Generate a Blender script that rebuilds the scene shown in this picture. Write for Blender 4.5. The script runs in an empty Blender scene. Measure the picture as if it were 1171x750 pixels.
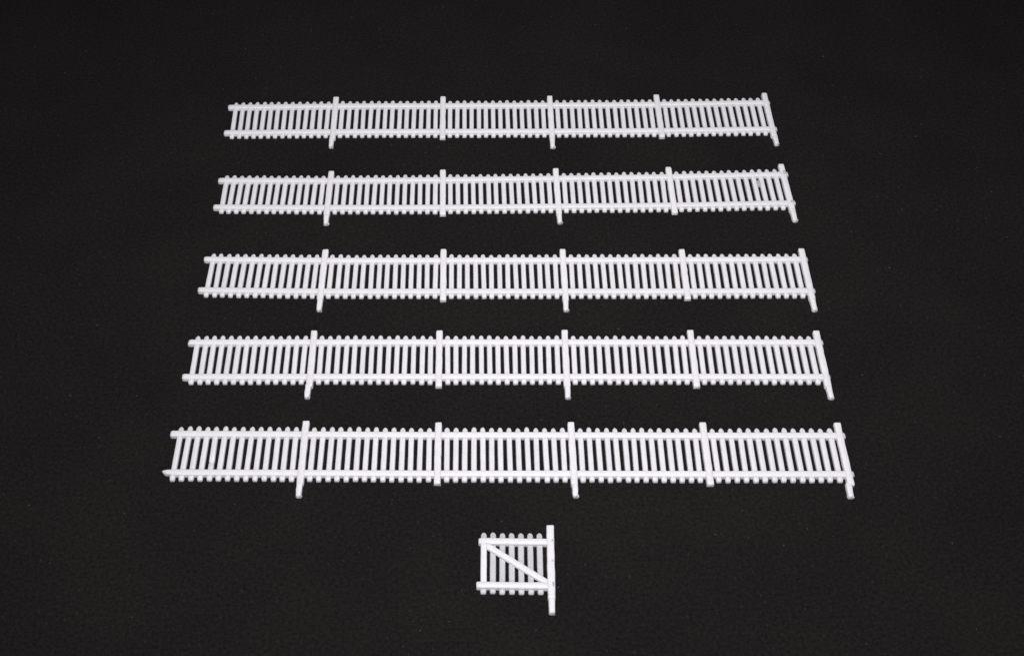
import bpy, math, random
from mathutils import noise, Vector

S = bpy.context.scene
COL = S.collection
random.seed(11)
R = math.radians

# ---------------------------------------------------------------- materials
def nodes(name):
    m = bpy.data.materials.new(name)
    m.use_nodes = True
    nt = m.node_tree
    return m, nt, nt.nodes['Principled BSDF'], nt.nodes.new, nt.links.new

def white_plastic(name, col, var=0.05, rough=0.42):
    m, nt, bs, N, LK = nodes(name)
    tc = N('ShaderNodeTexCoord'); oi = N('ShaderNodeObjectInfo')
    off = N('ShaderNodeVectorMath'); off.operation = 'ADD'
    sc = N('ShaderNodeVectorMath'); sc.operation = 'SCALE'; sc.inputs['Scale'].default_value = 37.0
    comb = N('ShaderNodeCombineXYZ')
    LK(oi.outputs['Random'], comb.inputs[0]); LK(oi.outputs['Random'], comb.inputs[1])
    LK(comb.outputs[0], sc.inputs[0]); LK(sc.outputs[0], off.inputs[0]); LK(tc.outputs['Object'], off.inputs[1])
    n1 = N('ShaderNodeTexNoise'); n1.inputs['Scale'].default_value = 5.0; n1.inputs['Detail'].default_value = 6
    LK(off.outputs[0], n1.inputs['Vector'])
    ramp = N('ShaderNodeValToRGB')
    a, b = ramp.color_ramp.elements
    a.position, b.position = 0.30, 0.62
    a.color = tuple(c * (1 - var) for c in col) + (1,); b.color = tuple(col) + (1,)
    LK(n1.outputs['Fac'], ramp.inputs[0])
    # faint grubby marks
    n3 = N('ShaderNodeTexNoise'); n3.inputs['Scale'].default_value = 11.0; n3.inputs['Detail'].default_value = 3
    LK(off.outputs[0], n3.inputs['Vector'])
    r3 = N('ShaderNodeValToRGB')
    r3.color_ramp.elements[0].position = 0.70; r3.color_ramp.elements[1].position = 0.80
    r3.color_ramp.elements[0].color = (1, 1, 1, 1); r3.color_ramp.elements[1].color = (0.80, 0.79, 0.76, 1)
    LK(n3.outputs['Fac'], r3.inputs[0])
    mx = N('ShaderNodeMix'); mx.data_type = 'RGBA'; mx.blend_type = 'MULTIPLY'; mx.inputs[0].default_value = 1
    LK(ramp.outputs[0], mx.inputs[6]); LK(r3.outputs[0], mx.inputs[7])
    # each moulded piece a touch lighter or darker than the next
    mr = N('ShaderNodeMapRange'); mr.inputs['To Min'].default_value = 0.955; mr.inputs['To Max'].default_value = 1.0
    LK(oi.outputs['Random'], mr.inputs['Value'])
    mv = N('ShaderNodeVectorMath'); mv.operation = 'SCALE'
    LK(mx.outputs[2], mv.inputs[0]); LK(mr.outputs[0], mv.inputs['Scale'])
    LK(mv.outputs[0], bs.inputs['Base Color'])
    bs.inputs['Roughness'].default_value = rough
    bs.inputs['Specular IOR Level'].default_value = 0.35
    bs.inputs['Subsurface Weight'].default_value = 0.5
    bs.inputs['Subsurface Radius'].default_value = (0.09, 0.09, 0.095)
    bs.inputs['Subsurface Scale'].default_value = 1.0
    n2 = N('ShaderNodeTexNoise'); n2.inputs['Scale'].default_value = 26.0; n2.inputs['Detail'].default_value = 4
    LK(off.outputs[0], n2.inputs['Vector'])
    bp = N('ShaderNodeBump'); bp.inputs['Strength'].default_value = 0.35; bp.inputs['Distance'].default_value = 0.012
    LK(n2.outputs['Fac'], bp.inputs['Height']); LK(bp.outputs[0], bs.inputs['Normal'])
    return m

M_RAIL = white_plastic('white_plastic', (0.83, 0.812, 0.85))
M_PICK = white_plastic('white_plastic_thin', (0.80, 0.785, 0.82), 0.06)
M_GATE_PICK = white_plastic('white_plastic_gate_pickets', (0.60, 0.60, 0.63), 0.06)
M_FLASH = white_plastic('thin_flash', (0.52, 0.52, 0.52), 0.2)

M_SCAR = white_plastic('mould_scar', (0.58, 0.58, 0.58), 0.2)

def card_material():
    m, nt, bs, N, LK = nodes('black_card')
    tc = N('ShaderNodeTexCoord')
    big = N('ShaderNodeTexNoise'); big.inputs['Scale'].default_value = 0.35; big.inputs['Detail'].default_value = 3
    LK(tc.outputs['Object'], big.inputs['Vector'])
    grain = N('ShaderNodeTexNoise'); grain.inputs['Scale'].default_value = 13.0
    grain.inputs['Detail'].default_value = 8; grain.inputs['Roughness'].default_value = 0.75
    LK(tc.outputs['Object'], grain.inputs['Vector'])
    r1 = N('ShaderNodeValToRGB')
    r1.color_ramp.elements[0].position = 0.32; r1.color_ramp.elements[1].position = 0.72
    r1.color_ramp.elements[0].color = (0.0070, 0.0061, 0.0061, 1)
    r1.color_ramp.elements[1].color = (0.0222, 0.0195, 0.0196, 1)
    LK(grain.outputs['Fac'], r1.inputs[0])
    r2 = N('ShaderNodeValToRGB')
    r2.color_ramp.elements[0].position = 0.35; r2.color_ramp.elements[1].position = 0.65
    r2.color_ramp.elements[0].color = (0.90, 0.90, 0.92, 1); r2.color_ramp.elements[1].color = (1.06, 1.05, 1.04, 1)
    LK(big.outputs['Fac'], r2.inputs[0])
    mx = N('ShaderNodeMix'); mx.data_type = 'RGBA'; mx.blend_type = 'MULTIPLY'; mx.inputs[0].default_value = 1
    LK(r1.outputs[0], mx.inputs[6]); LK(r2.outputs[0], mx.inputs[7])
    # tiny pale fibres in the paper
    fib = N('ShaderNodeTexVoronoi'); fib.inputs['Scale'].default_value = 4.2
    mp = N('ShaderNodeMapping'); mp.inputs['Scale'].default_value = (1.0, 0.7, 1.0); mp.inputs['Rotation'].default_value = (0, 0, 0.5)
    LK(tc.outputs['Object'], mp.inputs['Vector']); LK(mp.outputs[0], fib.inputs['Vector'])
    r3 = N('ShaderNodeValToRGB')
    r3.color_ramp.elements[0].position = 0.04; r3.color_ramp.elements[1].position = 0.12
    r3.color_ramp.elements[0].color = (0.0110, 0.0106, 0.0100, 1); r3.color_ramp.elements[1].color = (0, 0, 0, 1)
    LK(fib.outputs['Distance'], r3.inputs[0])
    ad = N('ShaderNodeMix'); ad.data_type = 'RGBA'; ad.blend_type = 'ADD'; ad.inputs[0].default_value = 1
    LK(mx.outputs[2], ad.inputs[6]); LK(r3.outputs[0], ad.inputs[7])
    LK(ad.outputs[2], bs.inputs['Base Color'])
    bs.inputs['Roughness'].default_value = 0.95
    bs.inputs['Specular IOR Level'].default_value = 0.02
    bp = N('ShaderNodeBump'); bp.inputs['Strength'].default_value = 0.7; bp.inputs['Distance'].default_value = 0.03
    LK(grain.outputs['Fac'], bp.inputs['Height']); LK(bp.outputs[0], bs.inputs['Normal'])
    return m
M_CARD = card_material()

def dust_material():
    m, nt, bs, N, LK = nodes('dust')
    oi = N('ShaderNodeTexCoord'); n = N('ShaderNodeTexNoise'); n.inputs['Scale'].default_value = 2.0
    LK(oi.outputs['Object'], n.inputs['Vector'])
    r = N('ShaderNodeValToRGB')
    r.color_ramp.elements[0].position = 0.4; r.color_ramp.elements[1].position = 0.7
    r.color_ramp.elements[0].color = (0.03, 0.03, 0.029, 1); r.color_ramp.elements[1].color = (0.10, 0.10, 0.095, 1)
    LK(n.outputs['Fac'], r.inputs[0]); LK(r.outputs[0], bs.inputs['Base Color'])
    bs.inputs['Roughness'].default_value = 1.0
    return m
M_DUST = dust_material()

# ---------------------------------------------------------------- mesh helpers
def mesh_from(name, verts, faces, mat, sharp=50):
    me = bpy.data.meshes.new(name)
    me.from_pydata(verts, [], faces)
    me.validate()
    me.polygons.foreach_set('use_smooth', [True] * len(me.polygons))
    me.set_sharp_from_angle(angle=R(sharp))
    me.materials.append(mat)
    return me

def link(name, me, parent=None):
    o = bpy.data.objects.new(name, me)
    COL.objects.link(o)
    if parent: o.parent = parent
    return o

def section(w, h, b, z0, draft=0.006):
    """half section of a moulded bar: flat back on the table, rounded upper edges"""
    k = 0.293 * b
    t = w - draft
    return [(-w, z0), (-t, z0 + h - b), (-t + k, z0 + h - k), (-t + b, z0 + h),
            (t - b, z0 + h), (t - k, z0 + h - k), (t, z0 + h - b), (w, z0)]

def loft(stations, jit=0.0, seed=0.0):
    """stations: (centre, across, half width, height, edge radius, z0) -> verts, faces"""
    V, Fc = [], []
    for (c, a, w, h, b, z0) in stations:
        for (u, z) in section(w, h, b, z0):
            p = Vector((c[0] + a[0] * u, c[1] + a[1] * u, z))
            if jit:
                d = noise.noise_vector(p * 9.0 + Vector((seed, seed * 1.7, 0)))
                p += Vector((d.x, d.y, d.z * 0.6 if z > z0 + 1e-6 else 0)) * jit
            V.append(p)
    n = 8
    for i in range(len(stations) - 1):
        for j in range(n):
            k = (j + 1) % n
            Fc.append((i * n + j, (i + 1) * n + j, (i + 1) * n + k, i * n + k))
    Fc.append(tuple(range(n))); e = (len(stations) - 1) * n
    Fc.append(tuple(reversed(range(e, e + n))))
    # make the winding outward (stations run along +along, across = right-hand)
    (c0, a0) = stations[0][:2]; c1 = stations[-1][0]
    al = (c1[0] - c0[0], c1[1] - c0[1])
    if a0[0] * al[1] - a0[1] * al[0] > 0:
        Fc = [tuple(reversed(f)) for f in Fc]
    return [tuple(v) for v in V], Fc

# ---------------------------------------------------------------- sizes (one unit = one centimetre)
TOP = 0.100                     # height of the rails above the card
PITCH = 0.2

def picket_mesh(name, up, dn, w, h, mat, seed, crack=False, dome=False):
    """picket lying along y, rounded spear top, slightly rounded foot"""
    X = (1, 0)
    rows = []
    foot = [(0.0, 0.62, 0.55), (0.012, 0.82, 0.80), (0.035, 0.95, 0.96), (0.06, 1.0, 1.0)]
    for d, kw, kh in foot: rows.append((-dn + d, kw, kh))
    ys = [-0.45, -0.2, 0.0, 0.2, 0.45]
    if crack: ys = [-0.45, -0.262, -0.245, -0.235, -0.218, 0.0, 0.2, 0.45]
    for y in ys:
        f = 1.0
        if crack and y in (-0.245, -0.235): f = 0.80
        rows.append((y, f, f if f < 1 else 1.0))
    tip = [(0.150, 1.0, 1.0), (0.080, 0.98, 0.85), (0.048, 0.85, 0.76), (0.023, 0.65, 0.67), (0.007, 0.41, 0.58), (0.0, 0.22, 0.50)]
    if dome:
        tip = [(0.150, 1.0, 1.0), (0.070, 0.99, 0.80), (0.042, 0.90, 0.72), (0.020, 0.72, 0.65), (0.006, 0.46, 0.57), (0.0, 0.24, 0.50)]
    for d, kw, kh in tip:
        rows.append((up - d, kw, kh))
    st = [((0, y), X, w * kw, h * kh, min(0.020, w * kw * 0.5, h * kh * 0.5), 0.0) for y, kw, kh in rows]
    v, f = loft(st, 0.0035, seed)
    return mesh_from(name, v, f, mat, 60)

def post_mesh(name, up, dn, w, h, seed):
    X = (1, 0)
    rows = [(-dn, 0.90, 0.88), (-dn + 0.015, 0.97, 0.96), (-dn + 0.05, 1, 1)]
    n = 12
    for i in range(n + 1):
        y = (-dn + 0.09) + (up - 0.09 - (-dn + 0.09)) * i / n
        rows.append((y, 1 + 0.07 * noise.noise(Vector((seed, y * 3.5, 0))), 1))
    rows += [(up - 0.035, 1, 1), (up - 0.012, 0.95, 0.96), (up, 0.84, 0.82)]
    st = [((0, y), X, w * a, h * b, 0.020 * min(1, b), 0.0) for y, a, b in rows]
    v, f = loft(st, 0.009, seed)
    return mesh_from(name, v, f, M_RAIL, 60)

def peg_mesh(name, top, bottom, w, h, seed, rough=1.0):
    """the thinner spike under a long post, its end torn off the sprue"""
    X = (1, 0)
    rows = []
    n = 7
    for i in range(n + 1):
        t = i / n
        y = top + (bottom + 0.04 - top) * t
        rows.append((y, 1 - 0.10 * t, 1 - 0.06 * t, 0))
    rows += [(bottom + 0.018, 0.86, 0.86, 0.006 * rough), (bottom, 0.62, 0.70, 0.014 * rough)]
    st = [((dx, y), X, w * a, h * b, 0.022 * b, 0.0) for y, a, b, dx in reversed(rows)]
    v, f = loft(st, 0.009 * rough, seed)
    # a little torn nib on the end
    s = random.Random(seed)
    cx, cy = (0.030 + 0.02 * s.random()) * rough, bottom + 0.022
    r = 0.034 + 0.014 * s.random()
    b = len(v)
    for zz, k in ((0.012, 0.7), (0.05, 1.0), (0.085, 0.65)):
        for i in range(7):
            a = 2 * math.pi * i / 7
            q = r * k * (0.75 + 0.5 * s.random())
            v.append((cx + q * math.cos(a), cy + q * 0.8 * math.sin(a), zz))
    for L in range(2):
        for i in range(7):
            j = (i + 1) % 7
            f.append((b + L * 7 + i, b + L * 7 + j, b + L * 7 + 7 + j, b + L * 7 + 7 + i))
    f.append(tuple(reversed(range(b, b + 7)))); f.append(tuple(range(b + 14, b + 21)))
    return mesh_from(name, v, f, M_RAIL, 60)

def mark(parent, x, y, z, l, w, seed):
    """small rough grey scar left on the plastic by the mould"""
    s = random.Random(seed)
    n = 9; V = []; Fc = []
    for k, zz in ((1.0, -0.012), (0.6, 0.004)):
        for i in range(n):
            a = 2 * math.pi * i / n; q = k * (0.65 + 0.6 * s.random())
            V.append((x + w * q * math.cos(a), y + l * q * math.sin(a), z + zz))
    for i in range(n):
        j = (i + 1) % n; Fc.append((i, j, n + j, n + i))
    Fc.append(tuple(range(n, 2 * n))); Fc.append(tuple(reversed(range(n))))
    return link('mould_mark', mesh_from('mould_mark', V, Fc, M_SCAR), parent)

# ---------------------------------------------------------------- the fence strips
def spline(ts, vs):
    """smooth interpolation through the stations (Catmull-Rom on even spacing)"""
    def f(t):
        n = len(ts)
        u = (t - ts[0]) / (ts[1] - ts[0])
        i = max(0, min(n - 2, int(math.floor(u)))); u -= i
        p1, p2 = vs[i], vs[i + 1]
        p0 = vs[i - 1] if i > 0 else 2 * p1 - p2
        p3 = vs[i + 2] if i + 2 < n else 2 * p2 - p1
        return 0.5 * (2 * p1 + (p2 - p0) * u + (2 * p0 - 5 * p1 + 4 * p2 - p3) * u * u + (3 * p1 - p0 - 3 * p2 + p3) * u ** 3)
    return f

TS = [-6, -3, 0, 3, 6, 9]
UP, DN = 0.257, 0.176            # picket overhang beyond the rails' centre lines
HALF = 1.0757 / 2
PICKS = [picket_mesh('picket', HALF + UP + random.uniform(-.012, .012), HALF + DN + random.uniform(-.010, .010),
                     0.0635, 0.080, M_PICK, 3.1 * i) for i in range(7)]
PICK_CRACK = picket_mesh('picket', HALF + UP, HALF + DN, 0.0635, 0.080, M_PICK, 77.0, True)

def rail_mesh(cx, cy, o, seed, cut, t1):
    """rail bent along the strip's slightly warped centre line"""
    st = []
    ts = [-6.02, -6.005, -5.97]
    t = -5.8
    while t < t1 - 0.12:
        ts.append(t); t += 0.2
    ts += [t1 - 0.06, t1 - 0.02, t1]
    for i, t in enumerate(ts):
        e = 0.01
        dx, dy = cx(t + e) - cx(t - e), cy(t + e) - cy(t - e)
        l = math.hypot(dx, dy); nx, ny = -dy / l, dx / l
        kw, kh = 1.0, 1.0
        if i == 0: kw, kh = 0.72, 0.74
        if i == 1: kw, kh = 0.9, 0.92
        if i == len(ts) - 1: kw, kh = 0.62, 0.6
        if i == len(ts) - 2: kw, kh = 0.82, 0.85
        c = (cx(t) + nx * (o + 0.016), cy(t) + ny * (o + 0.016))
        a = (nx, ny)
        if i < 3 and cut:                      # obliquely snipped end
            l2 = math.hypot(nx + cut * 0.5, ny); a = ((nx - cut * 0.5) / l2, ny / l2)
            c = (c[0] + 0.02 * i * abs(cut), c[1])
        w = 0.083 * kw * (1 + 0.035 * noise.noise(Vector((t * 1.3, seed, 0))))
        st.append((c, a, w, TOP * kh, 0.017 * kh, 0.0))
    v, f = loft(st, 0.004, seed)
    return mesh_from('rail', v, f, M_RAIL, 60)

GROUP = 'white picket fence strips laid out in rows'
def fence(label, pos, rot, mx, my, d, ang, cuts, seed, crack=None, flash=False, nub=1.0):
    rnd = random.Random(seed)
    root = bpy.data.objects.new('picket_fence', None); COL.objects.link(root)
    root.location = (pos[0], pos[1], 0.0); root.rotation_euler = (0, 0, R(rot))
    root['label'] = label; root['category'] = 'fence'; root['group'] = GROUP
    cx, cy = spline(TS, mx), spline(TS, my)
    fa = spline(TS, [a * 0.55 for a in ang])
    fd = lambda t: d[0] + (d[1] - d[0]) * (t + 6) / 15
    slope = lambda t: math.atan2(cy(t + .05) - cy(t - .05), cx(t + .05) - cx(t - .05))
    dm = sum(d) / 4
    for s in (1, -1):
        cyd = (lambda s: lambda t: cy(t) + s * (fd(t) / 2 - dm))(s)
        link('rail', rail_mesh(cx, cyd, s * dm, seed + s * 5.3, cuts[0 if s > 0 else 1], 9.085 + rnd.uniform(.02, .05)), root)
    for k in range(1, 75):
        if k % 15 == 0: continue
        t = -6 + PITCH * k
        me = PICK_CRACK if k == crack else PICKS[rnd.randrange(len(PICKS))]
        p = link('picket', me, root)
        p.location = (cx(t) + rnd.gauss(0, .0025), cy(t) + rnd.gauss(0, .003), 0.0)
        p.rotation_euler = (0, 0, slope(t) + R(fa(t) + rnd.gauss(0, .25)))
        p.scale = (1 + rnd.gauss(0, .015), fd(t) / 1.0757, 1 + rnd.gauss(0, .015))
    for i, t in enumerate((-3, 0, 3, 6, 9)):
        long_ = i % 2 == 0
        up = HALF + 0.385 + rnd.uniform(-.012, .012)
        dn = HALF + (0.295 if long_ else 0.265 + rnd.uniform(-.02, .03))
        o = link('post', post_mesh('post', up, dn, 0.081, 0.107, seed + t * 1.9), root)
        o.location = (cx(t), cy(t), 0.0)
        o.rotation_euler = (0, 0, slope(t) + R(fa(t)))
        o.scale = (1, fd(t) / 1.0757, 1)
        if flash and i == 4:
            mark(o, 0.035, 0.60, 0.109, 0.10, 0.06, 91); mark(o, 0.03, -0.50, 0.109, 0.06, 0.04, 92)
        if long_:
            pg = link('post_peg', peg_mesh('post_peg', -dn + 0.06, -(HALF + 0.615 + rnd.uniform(-.02, .02)), 0.071, 0.104, seed * 3 + i, nub), o)
            pg.rotation_euler = (0, 0, R(rnd.gauss(0, 1.2)))
    if flash:      # a film of plastic left across one gap, four gaps from the right-hand end
        t = 9 - PITCH * 3.5
        v, f = loft([((-0.05, 0.245), (0, 1), 0.085, 0.075, 0.01, 0.002), ((0.0, 0.255), (0, 1), 0.105, 0.082, 0.01, 0.002), ((0.05, 0.25), (0, 1), 0.09, 0.076, 0.01, 0.002)], 0.012, 5)
        o = link('moulding_flash', mesh_from('moulding_flash', v, f, M_FLASH), root)
        o.location = (cx(t), cy(t), 0); o.rotation_euler = (0, 0, slope(t)); o['label'] = 'grey film of spare plastic filling part of one gap'
    return root

fence('white picket fence strip in the top row, farthest from the small gate', (0.1105, 5.883), -1.5595,
      [-6.002, -3.010, .003, 2.996, 5.989, 9.018], [-.001, .016, .001, -.015, -.016, .023], (1.09, 1.13),
      [1.0, .22, .4, .12, -.7, -.15], (0.15, 0.0), 1)
fence('white picket fence strip in second row, grey flash filling one gap by its right end', (0.0713, 2.8641), -1.3293,
      [-5.981, -3.011, -.011, 2.998, 5.991, 9.011], [.034, -.014, -.033, -.023, -.012, .041], (1.03, 1.11),
      [.35, -.9, .31, .09, -1.2, -.08], (0.0, 0.1), 2, flash=True, nub=1.2)
fence('white picket fence strip in the middle row, two rows above and two below', (0.0092, -0.1595), -1.9539,
      [-6.03, -2.998, .01, 3.009, 5.994, 9.007], [.029, -.014, -.014, -.009, -.003, .017], (1.065, 1.085),
      [.1, -.22, .9, .42, -.8, .11], (0.25, 0.2), 3)
fence('white picket fence strip in fourth row, next above the strip nearest the gate', (-0.138, -2.9068), -1.8552,
      [-5.984, -3.001, .006, 2.993, 5.989, 8.991], [-.006, 0, 0, 0, 0, -.005], (1.074, 1.065),
      [-.22, .64, .61, -.61, -1.0, .81], (-0.2, 0.15), 4)
fence('white picket fence strip in the bottom row, directly above the small gate', (-0.2169, -5.6808), -1.932,
      [-6.032, -2.998, .014, 3.014, 5.982, 9.012], [.009, .002, -.007, -.002, -.003, .006], (1.076, 1.06),
      [-.14, .22, .21, .35, -.36, .74], (0.0, 1.7), 5, crack=5)

# ---------------------------------------------------------------- the gate
def gate():
    root = bpy.data.objects.new('picket_gate', None); COL.objects.link(root)
    root.location = (0.7105, -8.547, 0); root.rotation_euler = (0, 0, R(-2.55))
    root['label'] = 'small white picket gate with diagonal brace, alone below the fence rows'
    root['category'] = 'gate'
    hb = 0.536
    w = 0.197
    for i in range(7):
        me = picket_mesh('picket', hb + 0.265, hb + 0.165, 0.066, 0.056, M_GATE_PICK, 40 + i * 2.3, dome=True)
        o = link('picket', me, root); o.location = (i * w, random.gauss(0, .004), 0)
        o.rotation_euler = (0, 0, R(random.gauss(0, .3)))
    for s in (1, -1):
        st = []
        for i in range(16):
            x = -0.122 + (0.012 * (s > 0)) + 1.55 * i / 15 - (0.02 if s < 0 else 0)
            k = {0: .86, 15: .9}.get(i, 1.0)
            st.append(((x, s * hb + 0.016), (0, 1), 0.080 * k * (1 + .03 * noise.noise(Vector((x * 3, s, 4)))), 0.106 * k, 0.026, 0.002))
        st.insert(1, ((st[0][0][0] + 0.03, s * hb + 0.016), (0, 1), 0.08, 0.106, 0.026, 0.002))
        v, f = loft(st, 0.005, 9 + s)
        link('rail', mesh_from('rail', v, f, M_RAIL, 60), root)
    # upright at the latch side, lying over the first picket, between the rails
    st = [((0.003, y), (1, 0), 0.069, 0.1035, 0.020, 0.001) for y in (-hb + .02, -.4, -.2, 0, .2, .4, hb - .02)]
    v, f = loft(st, 0.005, 21); link('stile', mesh_from('stile', v, f, M_RAIL, 60), root)
    # diagonal brace
    a, b = Vector((0.045, hb - 0.075)), Vector((1.345, -hb + 0.075))
    dr = (b - a).normalized(); ac = (-dr.y, dr.x)
    st = []
    for i in range(12):
        p = a + (b - a) * i / 11
        st.append(((p.x, p.y), ac, 0.074, 0.132, 0.022, 0.044))
    v, f = loft([(c, q, ww, TOP + .001 - z0, bb, z0) for c, q, ww, h, bb, z0 in st], 0.005, 31)
    link('brace', mesh_from('brace', v, f, M_RAIL, 60), root)
    po = link('post', post_mesh('post', hb + 0.43, hb + 0.30, 0.083, 0.118, 52.0), root)
    for k, yy in enumerate((0.575, 0.07, -0.50)):
        mark(po, 0.036, yy, 0.118, (0.06, 0.04, 0.10)[k], 0.026, 70 + k)
    po.location = (1.408, 0, 0); po.rotation_euler = (0, 0, R(-0.25))
    link('post_peg', peg_mesh('post_peg', -hb - 0.24, -hb - 0.63, 0.073, 0.112, 61, 0.45), po)
gate()

# ---------------------------------------------------------------- the card and its dust
def card():
    n = 60
    x0, x1, y0, y1 = -45, 45, -40, 60
    V = [(x0 + (x1 - x0) * i / n, y0 + (y1 - y0) * j / n, 0) for j in range(n + 1) for i in range(n + 1)]
    Fc = [(j * (n + 1) + i, j * (n + 1) + i + 1, (j + 1) * (n + 1) + i + 1, (j + 1) * (n + 1) + i) for j in range(n) for i in range(n)]
    o = link('tabletop', mesh_from('tabletop', V, Fc, M_CARD)); o['kind'] = 'structure'
    o.location.z = -0.004
card()

def dust():
    V, Fc = [], []
    rnd = random.Random(8)
    for k in range(230):
        x, y = rnd.uniform(-14, 18), rnd.uniform(-11, 12)
        a = rnd.uniform(0, math.pi); l = rnd.choice((.014, .016, .02, .03)); w = rnd.uniform(.008, .013)
        ca, sa = math.cos(a), math.sin(a)
        b = len(V)
        for u, v, z in ((-l, -w, 0), (l * .3, -w * 1.2, .0), (l, w * .4, 0), (-l * .2, w, 0), (0, 0, .014)):
            V.append((x + u * ca - v * sa, y + u * sa + v * ca, z - 0.004 + 0.0005))
        for i in range(4): Fc.append((b + i, b + (i + 1) % 4, b + 4))
        Fc.append((b + 3, b + 2, b + 1, b))
    o = link('dust', mesh_from('dust', V, Fc, M_DUST)); o['kind'] = 'stuff'
dust()

# ---------------------------------------------------------------- light
W = bpy.data.worlds.new('World'); S.world = W; W.use_nodes = True
bg = W.node_tree.nodes['Background']
bg.inputs['Color'].default_value = (0.90, 0.93, 1.0, 1); bg.inputs['Strength'].default_value = 0.13

def area(name, loc, target, size, power, col):
    l = bpy.data.lights.new(name, 'AREA'); l.shape = 'DISK'; l.size = size; l.energy = power; l.color = col
    o = bpy.data.objects.new(name, l); COL.objects.link(o)
    o.location = loc
    o.rotation_euler = (Vector(target) - Vector(loc)).to_track_quat('-Z', 'Y').to_euler()
area('softbox', (3.0, -4.5, 27.0), (1.8, 1.8, 0), 10.0, 7350, (1.0, 0.98, 0.985))
area('front_fill', (-3.0, -36.0, 13.0), (0, 1.0, 0), 9.0, 3700, (1.0, 0.985, 1.0))  # fill light added to brighten the front faces of rails and pickets

# ---------------------------------------------------------------- camera
cam = bpy.data.cameras.new('camera')
co = bpy.data.objects.new('camera', cam); COL.objects.link(co)
cam.sensor_fit = 'HORIZONTAL'; cam.sensor_width = 36.0
cam.lens = 36.0 * 1626.0 / 1171.0
cam.shift_x = 78.0 / 1171.0
cam.clip_start = 0.1; cam.clip_end = 500
from mathutils import Matrix
pitch, roll = 0.8386, -0.0245
M = Matrix.Rotation(math.pi / 2 - pitch, 4, 'X') @ Matrix.Rotation(roll, 4, 'Z')
M.translation = (0, -24.7543, 25.3942 + TOP)
co.matrix_world = M
S.camera = co

S.view_settings.view_transform = 'Standard'
S.view_settings.look = 'None'
S.view_settings.exposure = 0
S.view_settings.gamma = 1
